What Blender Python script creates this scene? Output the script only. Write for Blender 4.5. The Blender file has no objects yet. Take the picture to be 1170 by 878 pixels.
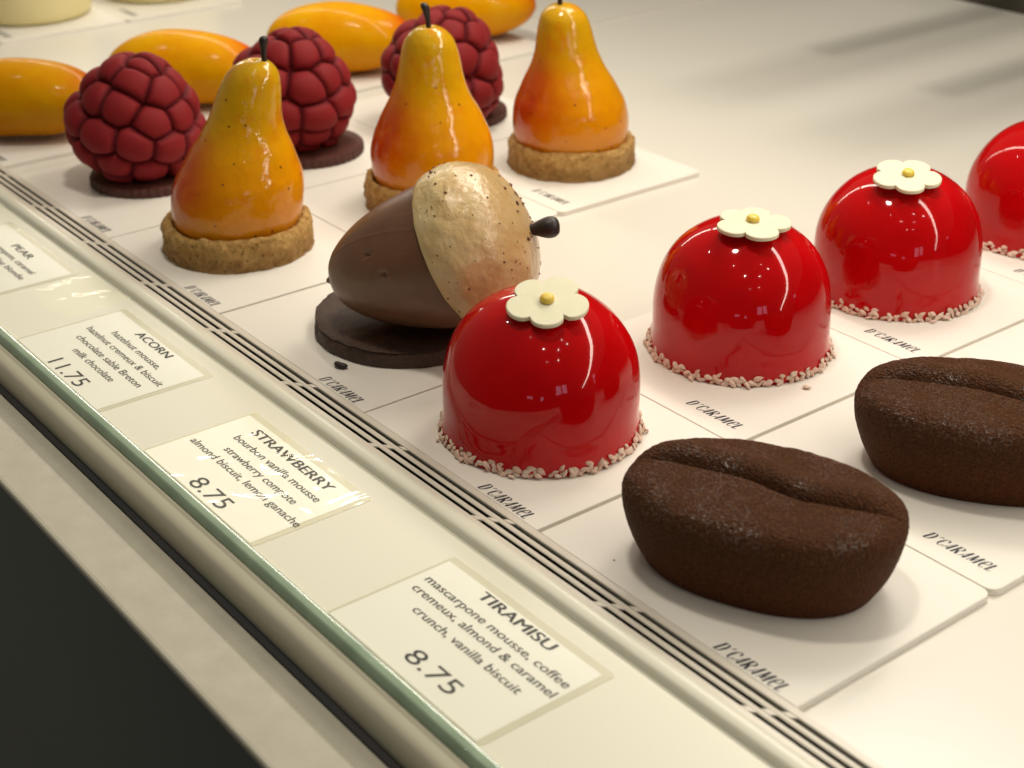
# Pastry display case: glazed domes, fruit shaped cakes and price labels.  Units: 1 = 1 cm.
import bpy, math, random
import numpy as np
from mathutils import Vector, Matrix, noise

random.seed(7); RNG = np.random.RandomState(11)
S = bpy.context.scene
S.unit_settings.system = 'METRIC'; S.unit_settings.scale_length = 0.01
COL = S.collection
PI = math.pi

# ------------------------------------------------------------------ camera
CAM_F, PITCH, YAW, ROLL = 1740.96, 0.477206685, -0.914836276, -0.00889481521
CAM = Vector((61.7700883, -20.5480653, 21.2214836))
d_ = Vector((math.cos(PITCH)*math.sin(YAW), math.cos(PITCH)*math.cos(YAW), -math.sin(PITCH)))
r_ = Vector((math.cos(YAW), -math.sin(YAW), 0)); u_ = r_.cross(d_)
R_ = r_*math.cos(ROLL)+u_*math.sin(ROLL); U_ = -r_*math.sin(ROLL)+u_*math.cos(ROLL)
cd = bpy.data.cameras.new('camera'); cam = bpy.data.objects.new('camera', cd); COL.objects.link(cam)
m3 = Matrix((R_, U_, -d_)).transposed(); cam.matrix_world = Matrix.Translation(CAM) @ m3.to_4x4()
cd.sensor_width = 36; cd.lens = 36*CAM_F/1170.0; cd.clip_start = .5; cd.clip_end = 4000
cd.dof.use_dof = True; cd.dof.focus_distance = 44.0; cd.dof.aperture_fstop = 0.19
S.camera = cam
S.view_settings.view_transform = 'Standard'; S.view_settings.look = 'None'
S.view_settings.exposure = 0; S.view_settings.gamma = 1
RH = Vector((R_.x, R_.y, 0)).normalized()          # picture-right along the shelf
TC = Vector((-d_.x, -d_.y, 0)).normalized()        # toward the viewer along the shelf

# ------------------------------------------------------------------ object helpers
def link(o, parent=None):
    COL.objects.link(o)
    if parent is not None: o.parent = parent
    return o
def tag(o, label=None, cat=None, group=None, kind=None):
    if label: o['label'] = label
    if cat: o['category'] = cat
    if group: o['group'] = group
    if kind: o['kind'] = kind
    return o
def thing(name, label, cat, loc=(0, 0, 0), rz=0.0, group=None):
    o = bpy.data.objects.new(name, None); o.empty_display_size = .5
    link(o); o.location = loc; o.rotation_euler = (0, 0, rz)
    return tag(o, label, cat, group)
def mesh_obj(name, V, F, mat, parent=None, smooth=True, loc=None, mats=None, midx=None):
    me = bpy.data.meshes.new(name)
    me.from_pydata([tuple(v) for v in V], [], [tuple(f) for f in F]); me.update()
    for m in (mats or [mat]): me.materials.append(m)
    if midx is not None: me.polygons.foreach_set('material_index', midx)
    me.polygons.foreach_set('use_smooth', [smooth]*len(me.polygons))
    o = bpy.data.objects.new(name, me); link(o, parent)
    if loc: o.location = loc
    return o
def rings_mesh(rings, cap0=True, cap1=True):
    """rings: list of (n,3) arrays -> verts, faces (closed rings bridged; ends fanned to a centre)"""
    n = len(rings[0]); V = [p for r in rings for p in r]; F = []
    for i in range(len(rings)-1):
        a, b = i*n, (i+1)*n
        for j in range(n):
            k = (j+1) % n; F.append((a+j, a+k, b+k, b+j))
    if cap0:
        V.append(np.mean(rings[0], axis=0)); c = len(V)-1
        for j in range(n): F.append((c, (j+1) % n, j))
    if cap1:
        V.append(np.mean(rings[-1], axis=0)); c = len(V)-1; a = (len(rings)-1)*n
        for j in range(n): F.append((c, a+j, a+(j+1) % n))
    return V, F
def smooth_profile(pts, per=6):
    """Catmull-Rom through (r,z) points"""
    P = [np.array(p, float) for p in pts]; P = [2*P[0]-P[1]]+P+[2*P[-1]-P[-2]]; out = []
    for i in range(1, len(P)-2):
        for t in np.linspace(0, 1, per, endpoint=False):
            a, b, c, e = P[i-1], P[i], P[i+1], P[i+2]
            out.append(.5*((2*b)+(-a+c)*t+(2*a-5*b+4*c-e)*t*t+(-a+3*b-3*c+e)*t**3))
    out.append(P[-2]); out = np.array(out); out[:, 0] = np.maximum(out[:, 0], 0.002)
    return out
def lathe(profile, n=96, fn=None):
    t = np.linspace(0, 2*PI, n, endpoint=False); rings = []
    for r, z in profile:
        g = np.stack([r*np.cos(t), r*np.sin(t), np.full(n, z)], 1)
        if fn: g = np.array([fn(p, r, z) for p in g])
        rings.append(g)
    return rings_mesh(rings)
def nz(p, s, seed=0.0): return noise.noise(Vector((p[0]*s+seed, p[1]*s-seed*.7, p[2]*s+seed*1.3)))
def box(x0, x1, y0, y1, z0, z1):
    V = [(x0,y0,z0),(x1,y0,z0),(x1,y1,z0),(x0,y1,z0),(x0,y0,z1),(x1,y0,z1),(x1,y1,z1),(x0,y1,z1)]
    F = [(0,3,2,1),(4,5,6,7),(0,1,5,4),(1,2,6,5),(2,3,7,6),(3,0,4,7)]
    return V, F
def join(parts):
    V, F = [], []
    for v, f in parts:
        b = len(V); V += [tuple(p) for p in v]; F += [tuple(i+b for i in q) for q in f]
    return V, F
def extrude_section(sec, x0, x1, nseg=1):
    """sec: list of (y,z), open strip swept along x"""
    V, F = [], []
    xs = np.linspace(x0, x1, nseg+1)
    for x in xs:
        V += [(x, y, z) for y, z in sec]
    n = len(sec)
    for s in range(nseg):
        for i in range(n-1): F.append((s*n+i, s*n+i+1, (s+1)*n+i+1, (s+1)*n+i))
    return V, F
def rounded_slab(w, l, z0, z1, rad=.3, ch=.025, n=6, square_front=False):
    c = []
    for cx, cy, a0 in ((w-rad, rad, -PI/2), (w-rad, l-rad, 0), (rad, l-rad, PI/2), (rad, rad, PI)):
        for k in range(n+1):
            a = a0+k*PI/2/n; ca, sa = math.cos(a), math.sin(a)
            if square_front and cy == rad: q = max(abs(ca), abs(sa)); ca, sa = ca/q, sa/q
            c.append((cx, cy, ca, sa))
    def ring(off, z): return np.array([(x+(rad-off)*ca, y+(rad-off)*sa, z) for x, y, ca, sa in c])
    return rings_mesh([ring(0, z0), ring(0, z1-ch), ring(ch*.4, z1-ch*.3), ring(ch, z1)])

# ------------------------------------------------------------------ materials
def srgb(r, g, b):
    f = lambda c: (c/255/12.92) if c/255 <= .04045 else ((c/255+.055)/1.055)**2.4
    return (f(r), f(g), f(b), 1)
class Mat:
    def __init__(s, name):
        s.m = bpy.data.materials.new(name); s.m.use_nodes = True
        s.nt = s.m.node_tree; s.b = s.nt.nodes['Principled BSDF']; s.tc = None
    def N(s, t, **kw):
        n = s.nt.nodes.new(t)
        for k, v in kw.items(): setattr(n, k, v)
        return n
    def L(s, a, b): s.nt.links.new(a, b)
    def set(s, **kw):
        al = dict(color='Base Color', rough='Roughness', spec='Specular IOR Level', metal='Metallic', coat='Coat Weight', coatr='Coat Roughness',
                  sss='Subsurface Weight', sssr='Subsurface Radius', ssss='Subsurface Scale', sheen='Sheen Weight', sheenr='Sheen Roughness', sheent='Sheen Tint', ior='IOR', trans='Transmission Weight', alpha='Alpha')
        for k, v in kw.items(): s.b.inputs[al[k]].default_value = v
        return s
    def obj(s):
        if not s.tc: s.tc = s.N('ShaderNodeTexCoord')
        return s.tc.outputs['Object']
    def noise(s, scale, detail=4, rough=.5, vec=None, dist=0):
        n = s.N('ShaderNodeTexNoise'); n.inputs['Scale'].default_value = scale; n.inputs['Detail'].default_value = detail
        n.inputs['Roughness'].default_value = rough; n.inputs['Distortion'].default_value = dist
        s.L(vec or s.obj(), n.inputs['Vector']); return n.outputs['Fac']
    def voro(s, scale, feature='F1', out='Distance', rnd=1.0):
        n = s.N('ShaderNodeTexVoronoi', feature=feature); n.inputs['Scale'].default_value = scale; n.inputs['Randomness'].default_value = rnd
        s.L(s.obj(), n.inputs['Vector']); return n.outputs[out]
    def ramp(s, fac, stops, interp='LINEAR'):
        n = s.N('ShaderNodeValToRGB'); cr = n.color_ramp; cr.interpolation = interp
        while len(cr.elements) < len(stops): cr.elements.new(.5)
        for e, (p, c) in zip(cr.elements, stops): e.position = p; e.color = c if len(c) == 4 else (*c, 1)
        s.L(fac, n.inputs['Fac']); return n.outputs['Color']
    def mix(s, fac, a, b, blend='MIX'):
        n = s.N('ShaderNodeMix', data_type='RGBA', blend_type=blend)
        for i, v in ((0, fac), (6, a), (7, b)):
            if hasattr(v, 'is_linked'): s.L(v, n.inputs[i])
            else: n.inputs[i].default_value = v
        return n.outputs[2]
    def math(s, op, a, b=0.0, clamp=False):
        n = s.N('ShaderNodeMath', operation=op, use_clamp=clamp)
        for i, v in enumerate((a, b)):
            if hasattr(v, 'is_linked'): s.L(v, n.inputs[i])
            else: n.inputs[i].default_value = v
        return n.outputs[0]
    def dist_to(s, p):
        n = s.N('ShaderNodeVectorMath', operation='DISTANCE'); s.L(s.obj(), n.inputs[0]); n.inputs[1].default_value = p
        return n.outputs['Value']
    def maprange(s, v, a, b, c=0.0, d=1.0, smooth=True):
        n = s.N('ShaderNodeMapRange', interpolation_type='SMOOTHSTEP' if smooth else 'LINEAR'); s.L(v, n.inputs[0])
        for i, x in enumerate((a, b, c, d)): n.inputs[i+1].default_value = x
        return n.outputs[0]
    def sep(s):
        n = s.N('ShaderNodeSeparateXYZ'); s.L(s.obj(), n.inputs[0]); return n.outputs
    def bump(s, h, strength=.3, dist=.05, coat=False):
        n = s.N('ShaderNodeBump'); n.inputs['Strength'].default_value = strength; n.inputs['Distance'].default_value = dist
        s.L(h, n.inputs['Height'])
        s.L(n.outputs[0], s.b.inputs['Normal'])
        if coat: s.L(n.outputs[0], s.b.inputs['Coat Normal'])
        return s
    def col(s, c): s.L(c, s.b.inputs['Base Color']); return s
    def rgh(s, c): s.L(c, s.b.inputs['Roughness']); return s

def rgba(*c): return (*c, 1)

# white shelf, slightly glossy, very faint unevenness
M_deck = Mat('white_shelf'); n1 = M_deck.noise(.03, 2)
M_deck.col(M_deck.ramp(n1, [(.3, rgba(.715, .68, .595)), (.7, rgba(.755, .725, .65))])).set(spec=.45)
M_deck.set(rough=.3)
M_card = Mat('white_card'); M_card.col(M_card.mix(M_card.noise(.5, 3), rgba(.80, .765, .685), rgba(.83, .797, .72))).set(rough=.42, spec=.35)
M_card.bump(M_card.noise(40, 2), .04, .01)
M_cardedge = M_card
M_ink = Mat('navy_ink').set(color=rgba(.012, .012, .022), rough=.5)
M_ink.col(M_ink.mix(M_ink.noise(8, 2), rgba(.008, .008, .018), rgba(.018, .018, .03)))
M_lab_ink = Mat('grey_black_ink'); M_lab_ink.col(M_lab_ink.mix(M_lab_ink.noise(6, 2), rgba(.012, .012, .011), rgba(.025, .024, .02))).set(rough=.45)
M_rail = Mat('white_enamel'); M_rail.col(M_rail.mix(M_rail.noise(.15, 3), rgba(.72, .71, .58), rgba(.77, .755, .63))).set(rough=.3, spec=.5)
M_grille = Mat('grille_enamel'); M_grille.col(M_grille.mix(M_grille.noise(.4, 3), rgba(.66, .61, .51), rgba(.73, .68, .58))).set(rough=.35)
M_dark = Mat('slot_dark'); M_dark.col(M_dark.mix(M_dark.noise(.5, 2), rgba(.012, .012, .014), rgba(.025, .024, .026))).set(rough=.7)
M_ledge = Mat('back_painted_glass'); M_ledge.col(M_ledge.mix(M_ledge.noise(.12, 3), rgba(.73, .72, .585), rgba(.78, .77, .64))).set(rough=.34, spec=.35)
M_ledge.bump(M_ledge.noise(.15, 2), .04, .2)
M_gedge = Mat('green_glass_edge'); M_gedge.col(M_gedge.ramp(M_gedge.noise(.9, 4), [(.3, rgba(.24, .34, .23)), (.7, rgba(.33, .44, .31))])).set(rough=.16, spec=.7, coat=1., coatr=.12)
M_trim = Mat('beige_trim'); M_trim.col(M_trim.mix(M_trim.noise(.25, 3), rgba(.48, .46, .345), rgba(.55, .525, .40))).set(rough=.33, spec=.5)
M_trim.bump(M_trim.noise(.6, 2), .05, .1)
M_stone = Mat('speckled_stone')
sp = M_stone.voro(9, rnd=1.0)
sc_ = M_stone.ramp(M_stone.noise(1.2, 6, .65), [(.3, rgba(.44, .42, .335)), (.7, rgba(.51, .485, .39))])
M_stone.col(M_stone.mix(M_stone.maprange(sp, .0, .16, .55, 0.), sc_, rgba(.25, .23, .17))).set(rough=.4)
M_front = Mat('dark_cabinet'); M_front.col(M_front.ramp(M_front.noise(.05, 3), [(.3, rgba(.030, .047, .045)), (.75, rgba(.060, .090, .086))])).set(rough=.45)
M_backrail = Mat('dark_rear_rail'); M_backrail.col(M_backrail.mix(M_backrail.noise(.1, 2), rgba(.05, .045, .035), rgba(.08, .07, .05))).set(rough=.5)

# glossy red glaze
M_glaze = Mat('red_mirror_glaze'); M_glaze.set(rough=.12, spec=.03, coat=.52, coatr=.012, sss=0.)
M_glaze.col(M_glaze.ramp(M_glaze.noise(.5, 3), [(.3, rgba(.42, .0010, .0024)), (.7, rgba(.52, .0015, .0032))]))
M_glaze.bump(M_glaze.noise(.9, 2), .05, .12, True)
M_petal = Mat('cream_chocolate'); M_petal.col(M_petal.mix(M_petal.noise(3, 3), rgba(.70, .67, .46), rgba(.77, .74, .54))).set(rough=.45, sss=.1, ssss=.2)
M_petal.bump(M_petal.noise(14, 3), .15, .02)
M_yolk = Mat('yellow_dot'); M_yolk.col(M_yolk.mix(M_yolk.noise(4, 3), rgba(.72, .50, .05), rgba(.82, .60, .10))).set(rough=.4)
M_seed = Mat('pale_nut_nib')
oi = M_seed.N('ShaderNodeObjectInfo')
M_seed.col(M_seed.mix(M_seed.noise(5, 3), M_seed.ramp(oi.outputs['Random'], [(0, rgba(.68, .45, .35)), (.5, rgba(.80, .63, .51)), (1, rgba(.86, .75, .64))]), rgba(.70, .46, .34))).set(rough=.5, sss=.1, ssss=.1)
M_seedstuff = Mat('pale_nut_nib_far'); M_seedstuff.col(M_seedstuff.ramp(M_seedstuff.noise(4, 2), [(.35, rgba(.62, .40, .29)), (.65, rgba(.78, .63, .48))])).set(rough=.5)

# cocoa velvet bean
M_bean = Mat('cocoa_velvet')
bz = M_bean.sep()[2]
gr = M_bean.noise(19, 3, .7)
bc = M_bean.mix(M_bean.maprange(bz, .2, 1.9), rgba(.120, .037, .0100), rgba(.100, .0375, .0132))
bc = M_bean.mix(M_bean.maprange(gr, .36, .60), M_bean.mix(.6, bc, rgba(.018, .006, .002)), bc)
bc = M_bean.mix(M_bean.math('MULTIPLY', M_bean.maprange(M_bean.noise(13, 2), .60, .72), M_bean.maprange(bz, .9, 2.0, .2, .6)), bc, rgba(.21, .095, .038))
M_bean.col(bc).set(spec=.28)
reg = M_bean.math('MULTIPLY', M_bean.maprange(bz, 1.75, 2.35), M_bean.maprange(M_bean.noise(.7, 3), .42, .60))
wet = M_bean.math('MULTIPLY', M_bean.maprange(M_bean.noise(12, 3, .6), .51, .62), reg)
M_bean.rgh(M_bean.maprange(wet, 0, 1, .66, .12, False))
M_bean.L(M_bean.maprange(wet, 0, 1, .10, 1.0, False), M_bean.b.inputs['Specular IOR Level'])
M_bean.bump(M_bean.math('ADD', M_bean.noise(20, 3, .7), M_bean.math('MULTIPLY', M_bean.voro(16), .9)), 1.0, .075)

# raspberry velvet
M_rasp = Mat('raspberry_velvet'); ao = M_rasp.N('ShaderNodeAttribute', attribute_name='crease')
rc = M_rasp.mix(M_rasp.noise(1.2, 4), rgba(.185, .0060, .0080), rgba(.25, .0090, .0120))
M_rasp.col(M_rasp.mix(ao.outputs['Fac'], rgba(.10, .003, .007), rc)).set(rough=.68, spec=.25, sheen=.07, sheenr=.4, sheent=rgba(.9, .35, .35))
M_rasp.bump(M_rasp.noise(24, 4, .7), .45, .03)
M_choc_disc = Mat('dark_cocoa_biscuit'); M_choc_disc.col(M_choc_disc.ramp(M_choc_disc.noise(7, 5, .6), [(.3, rgba(.026, .013, .008)), (.7, rgba(.078, .037, .021))])).set(rough=.6)
M_choc_disc.bump(M_choc_disc.noise(12, 5, .65), .7, .05)
M_rasp_disc = Mat('red_brown_biscuit'); M_rasp_disc.col(M_rasp_disc.ramp(M_rasp_disc.noise(6, 5, .6), [(.3, rgba(.05, .012, .008)), (.7, rgba(.10, .026, .016))])).set(rough=.6)
M_rasp_disc.bump(M_rasp_disc.noise(10, 4, .6), .5, .04)

# pear glaze
M_pear = Mat('pear_glaze')
pz = M_pear.sep()[2]
pc = M_pear.ramp(M_pear.math('DIVIDE', pz, 7.0), [(.08, rgba(.62, .245, .001)), (.28, rgba(.66, .235, .0005)), (.50, rgba(.68, .275, .0005)), (.70, rgba(.62, .31, .002)), (1, rgba(.55, .31, .005))])
pb = RH*-2.1+TC*1.25
bl = M_pear.math('ADD', M_pear.dist_to((pb.x, pb.y, 3.1)), M_pear.math('MULTIPLY', M_pear.math('SUBTRACT', M_pear.noise(.6, 4, .6), .5), 1.4))
pc = M_pear.mix(M_pear.maprange(bl, .5, 2.75, .95, 0), pc, rgba(.48, .040, .002))
pc = M_pear.mix(M_pear.math('MULTIPLY', M_pear.maprange(M_pear.noise(1.3, 5, .6), .48, .72), .5), pc, rgba(.62, .15, .004))
spk = M_pear.math('MULTIPLY', M_pear.maprange(M_pear.voro(1.7), .055, .115, 1, 0), M_pear.maprange(M_pear.noise(1.9, 1), .44, .52))
pc = M_pear.mix(spk, pc, rgba(.10, .03, .008))
M_pear.col(pc).set(rough=.4, spec=.02, coat=.85, coatr=.035, sss=0.)
M_pear.bump(M_pear.math('ADD', M_pear.noise(1.6, 3, .5), M_pear.math('MULTIPLY', M_pear.noise(4.5, 3), .30)), .3, .15, True)
M_stem = Mat('dark_chocolate_stem'); M_stem.col(M_stem.mix(M_stem.noise(6, 3), rgba(.010, .006, .005), rgba(.025, .014, .010))).set(rough=.45)
M_sable = Mat('golden_shortbread')
zz = M_sable.sep()[2]
cr = M_sable.noise(2.6, 6, .7)
sb = M_sable.ramp(cr, [(.28, rgba(.15, .062, .014)), (.42, rgba(.46, .25, .065)), (.7, rgba(.70, .46, .16))])
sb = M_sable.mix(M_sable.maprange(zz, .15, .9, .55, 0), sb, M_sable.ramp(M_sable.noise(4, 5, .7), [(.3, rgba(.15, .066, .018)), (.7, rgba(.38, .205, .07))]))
sb = M_sable.mix(M_sable.maprange(M_sable.voro(3.2), .10, .2, .7, 0), sb, rgba(.10, .045, .016))
M_sable.col(sb).set(rough=.68, spec=.3)
M_sable.bump(M_sable.math('ADD', M_sable.noise(5, 6, .7), M_sable.math('MULTIPLY', M_sable.voro(4.5), .6)), 1.0, .16)

# mango
def mango_mat(name, warm):
    M = Mat(name); x, y, z = M.sep()
    c = M.ramp(M.noise(.5, 4, .6), [(.3, rgba(.70*warm, .27*warm, .0005)), (.7, rgba(.74*warm, .39*warm, .001))])
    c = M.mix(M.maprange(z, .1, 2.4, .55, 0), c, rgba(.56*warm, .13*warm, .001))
    e = M.math('ADD', M.dist_to((3.5, .5, 2.3)), M.math('MULTIPLY', M.math('SUBTRACT', M.noise(.8, 4, .6), .5), 1.1))
    c = M.mix(M.maprange(e, .3, 2.3, .9, 0), c, rgba(.60*warm, .055, .006))
    c = M.mix(M.maprange(M.voro(1.6), .02, .05, .5, 0), c, rgba(.2, .08, .01))
    M.col(c).set(rough=.5, spec=.02, coat=.2, coatr=.12, sss=0.)
    M.bump(M.noise(1.1, 3), .3, .12, True); return M
M_mango = mango_mat('mango_glaze', 1.0)
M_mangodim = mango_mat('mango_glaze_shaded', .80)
M_cream = Mat('pale_yellow_mousse'); M_cream.col(M_cream.mix(M_cream.noise(.6, 3), rgba(.72, .63, .30), rgba(.78, .70, .38))).set(rough=.45, sss=.15, ssss=.4)

# acorn
M_milk = Mat('milk_chocolate_shell'); ax = M_milk.sep()
mc = M_milk.ramp(M_milk.noise(.7, 4, .6), [(.3, rgba(.150, .070, .037)), (.7, rgba(.188, .092, .051))])
wv = M_milk.N('ShaderNodeTexNoise'); mp = M_milk.N('ShaderNodeMapping'); mp.inputs['Scale'].default_value = (.5, 3.5, 3.5)
M_milk.L(M_milk.obj(), mp.inputs[0]); M_milk.L(mp.outputs[0], wv.inputs['Vector']); wv.inputs['Scale'].default_value = 1.4; wv.inputs['Detail'].default_value = 4
mc = M_milk.mix(M_milk.math('MULTIPLY', M_milk.maprange(wv.outputs['Fac'], .55, .75), .25), mc, rgba(.24, .125, .062))
M_milk.col(mc).set(rough=.36, spec=.45, sss=.05, ssss=.2)
M_milk.bump(M_milk.noise(1.2, 3), .12, .1)
M_cap = Mat('caramel_nut_glaze')
cc = M_cap.ramp(M_cap.noise(.8, 5, .65), [(.3, rgba(.57, .38, .165)), (.5, rgba(.66, .485, .225)), (.7, rgba(.74, .60, .33))])
cc = M_cap.mix(M_cap.maprange(M_cap.sep()[0], .6, 3.0, 0, .5), cc, rgba(.36, .18, .055))
sk = M_cap.math('MULTIPLY', M_cap.maprange(M_cap.voro(3.4), .07, .15, 1, 0), M_cap.maprange(M_cap.noise(1.4, 2), .45, .55))
cc = M_cap.mix(sk, cc, rgba(.10, .032, .012))
M_cap.col(cc).set(rough=.3, spec=.3, coat=.5, coatr=.05, sss=.1, ssss=.2, sssr=(1., .5, .15))
M_cap.bump(M_cap.math('ADD', M_cap.noise(2.2, 5, .65), M_cap.math('MULTIPLY', M_cap.voro(3.4), -.35)), .38, .12, True)
M_nut = Mat('toasted_nut_bit'); M_nut.col(M_nut.ramp(M_nut.noise(4, 3), [(.3, rgba(.06, .018, .009)), (.7, rgba(.30, .14, .055))])).set(rough=.5)

# labels
M_paper = Mat('label_paper'); M_paper.col(M_paper.mix(M_paper.noise(.5, 3), rgba(.82, .82, .735), rgba(.85, .85, .77))).set(rough=.22, spec=.5)
def film_mat(name, bump, scale, gloss):
    M = Mat(name); M.nt.nodes.remove(M.b)
    tr = M.N('ShaderNodeBsdfTransparent'); tr.inputs[0].default_value = rgba(.99, .99, .97)
    gl = M.N('ShaderNodeBsdfGlossy'); gl.inputs['Roughness'].default_value = .09; gl.inputs['Color'].default_value = (gloss, gloss, gloss*.95, 1)
    ad = M.N('ShaderNodeAddShader'); bp = M.N('ShaderNodeBump'); bp.inputs['Strength'].default_value = bump; bp.inputs['Distance'].default_value = .10
    n = M.noise(scale, 1.2, .45, dist=1.2); M.L(n, bp.inputs['Height']); M.L(bp.outputs[0], gl.inputs['Normal'])
    M.L(tr.outputs[0], ad.inputs[0]); M.L(gl.outputs[0], ad.inputs[1])
    M.L(ad.outputs[0], M.nt.nodes['Material Output'].inputs[0]); return M
M_film = film_mat('laminate_film', .18, .9, .03)
M_film_wavy = film_mat('laminate_film_wavy', .75, .75, .2)
M_patch = film_mat('crinkled_clear_film', .6, .7, .07)
M_backfilm = Mat('laminate_margin'); M_backfilm.col(M_backfilm.mix(M_backfilm.noise(.8, 2), rgba(.60, .58, .44), rgba(.66, .64, .50))).set(rough=.2, spec=.5)

# ------------------------------------------------------------------ the setting
deck = mesh_obj('display_shelf', *join([box(-120, 140, -.06, 55.6, -.42, -.195)]), M_deck.m, smooth=False); tag(deck, kind='structure')
seam = mesh_obj('shelf_panel', *join([box(-120, -3.0, 33.5, 55.55, -.193, -.13)]), M_deck.m, smooth=False); tag(seam, kind='structure')

counter = thing('display_counter', 'white counter front with slotted grille, rounded rail, green glass edge and stone top', 'display counter', (0, 0, 0))
X0, X1 = -60, 110
# grille: bars between slot rows, slanted bridges at each group, trough below
bars = []
rows = [(-.25, -.385), (-.52, -.655), (-.79, -.925)]       # slot rows: (far edge, near edge)
def plate(y_near, y_far):
    # thin, slightly crowned strip of sheet metal between two slots
    m = (y_near+y_far)/2; h = (y_far-y_near)/2
    top = [(m+h*math.cos(q), -.028+.03*math.sin(q)) for q in np.linspace(PI, 0, 9)]
    return extrude_section([(y_far-.01, -.05), (y_near+.01, -.05)]+top+[(y_far-.01, -.05)], X0, X1)
bars.append(extrude_section([(-.03, -.19), (-.03, .006), (-.05, .016), (-.215, .016), (-.24, .008), (-.25, -.04), (-.03, -.045)], X0, X1))
bars.append(plate(-.52, -.36)); bars.append(plate(-.79, -.63))
bars.append(extrude_section([(-1.10, -.05), (-.90, -.05), (-.90, -.012), (-.915, 0), (-1.10, 0)][::-1], X0, X1))
rows = [(-.25, -.36), (-.52, -.63), (-.79, -.90)]
for k in range(-18, 14):
    uc = 45.14+4.88*k
    for yf, yn in rows:
        s = 1.27
        a, b = uc+(yf+.25)*s, uc+(yn+.25)*s
        w = .24
        V = [(a-w/2, yf, -.001), (a+w/2, yf, -.001), (b+w/2, yn, -.001), (b-w/2, yn, -.001)]
        V += [(x, y, -.045) for x, y, z in V]
        bars.append((V, [(0, 3, 2, 1), (4, 5, 6, 7), (0, 1, 5, 4), (1, 2, 6, 5), (2, 3, 7, 6), (3, 0, 4, 7)]))
g = mesh_obj('vent_grille', *join(bars), M_grille.m, counter, smooth=False)
mesh_obj('slot_trough', *join([box(X0, X1, -1.09, -.03, -2.6, -2.2), box(X0, X1, -.028, .5, -2.6, -.425)]), M_dark.m, counter, smooth=False)
sec = [(-1.10, 0.002)]
for k in range(0, 15):
    a = k/14*PI; sec.append((-1.39+.275*math.cos(a), .0+.17*math.sin(a)**.8))
sec += [(-1.69, -.01), (-1.69, -.08)]
mesh_obj('rounded_rail', *extrude_section(sec, X0, X1), M_rail.m, counter)
mesh_obj('ledge_panel', *box(X0, X1, -6.09, -1.69, -.6, -.06), M_ledge.m, counter, smooth=False)
sec = [(-6.11, -.5), (-6.11, -.03), (-6.125, .02)]+[(-6.14-.024*k, .05-((.024*k-.12)**2)/1.1) for k in range(11)]+[(-6.42, -.01), (-6.47, -.09), (-6.51, -.2), (-6.52, -.6)]
mesh_obj('glass_edge', *extrude_section(sec, X0, X1), M_gedge.m, counter)
sec = [(-6.53, -.6), (-6.53, -.20), (-6.56, -.165), (-6.60, -.16), (-6.66, -.185), (-6.78, -.22), (-6.90, -.27), (-7.00, -.35), (-7.06, -.5), (-7.085, -.75), (-7.09, -1.3), (-7.09, -1.6)]
sp_ = smooth_profile([(y+20, z) for y, z in sec], 4); sp_[:, 0] -= 20
mesh_obj('trim_rail', *extrude_section([tuple(p) for p in sp_], X0, X1), M_trim.m, counter)
sec = [(-7.32, -1.6), (-7.32, -1.06), (-9.22, -1.06), (-9.30, -1.075), (-9.34, -1.11), (-9.35, -1.16), (-9.33, -1.28), (-9.2, -1.32), (-8.5, -1.33)]
mesh_obj('shadow_gap_strip', *box(X0, X1, -7.31, -7.10, -1.6, -.98), M_dark.m, counter, smooth=False)  # dark strip standing in for the shadow gap between trim and stone
mesh_obj('stone_top', *extrude_section(sec, X0, X1), M_stone.m, counter, smooth=False)
mesh_obj('cabinet_front', *box(X0, X1, -9.12, -8.4, -95, -1.335), M_front.m, counter, smooth=False)
brail = mesh_obj('rear_rail', *box(-120, 140, 55.6, 58, -1.2, 30), M_backrail.m, smooth=False)
tag(brail, 'dark rail closing the back of the white shelf, top right corner', 'rail')

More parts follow.
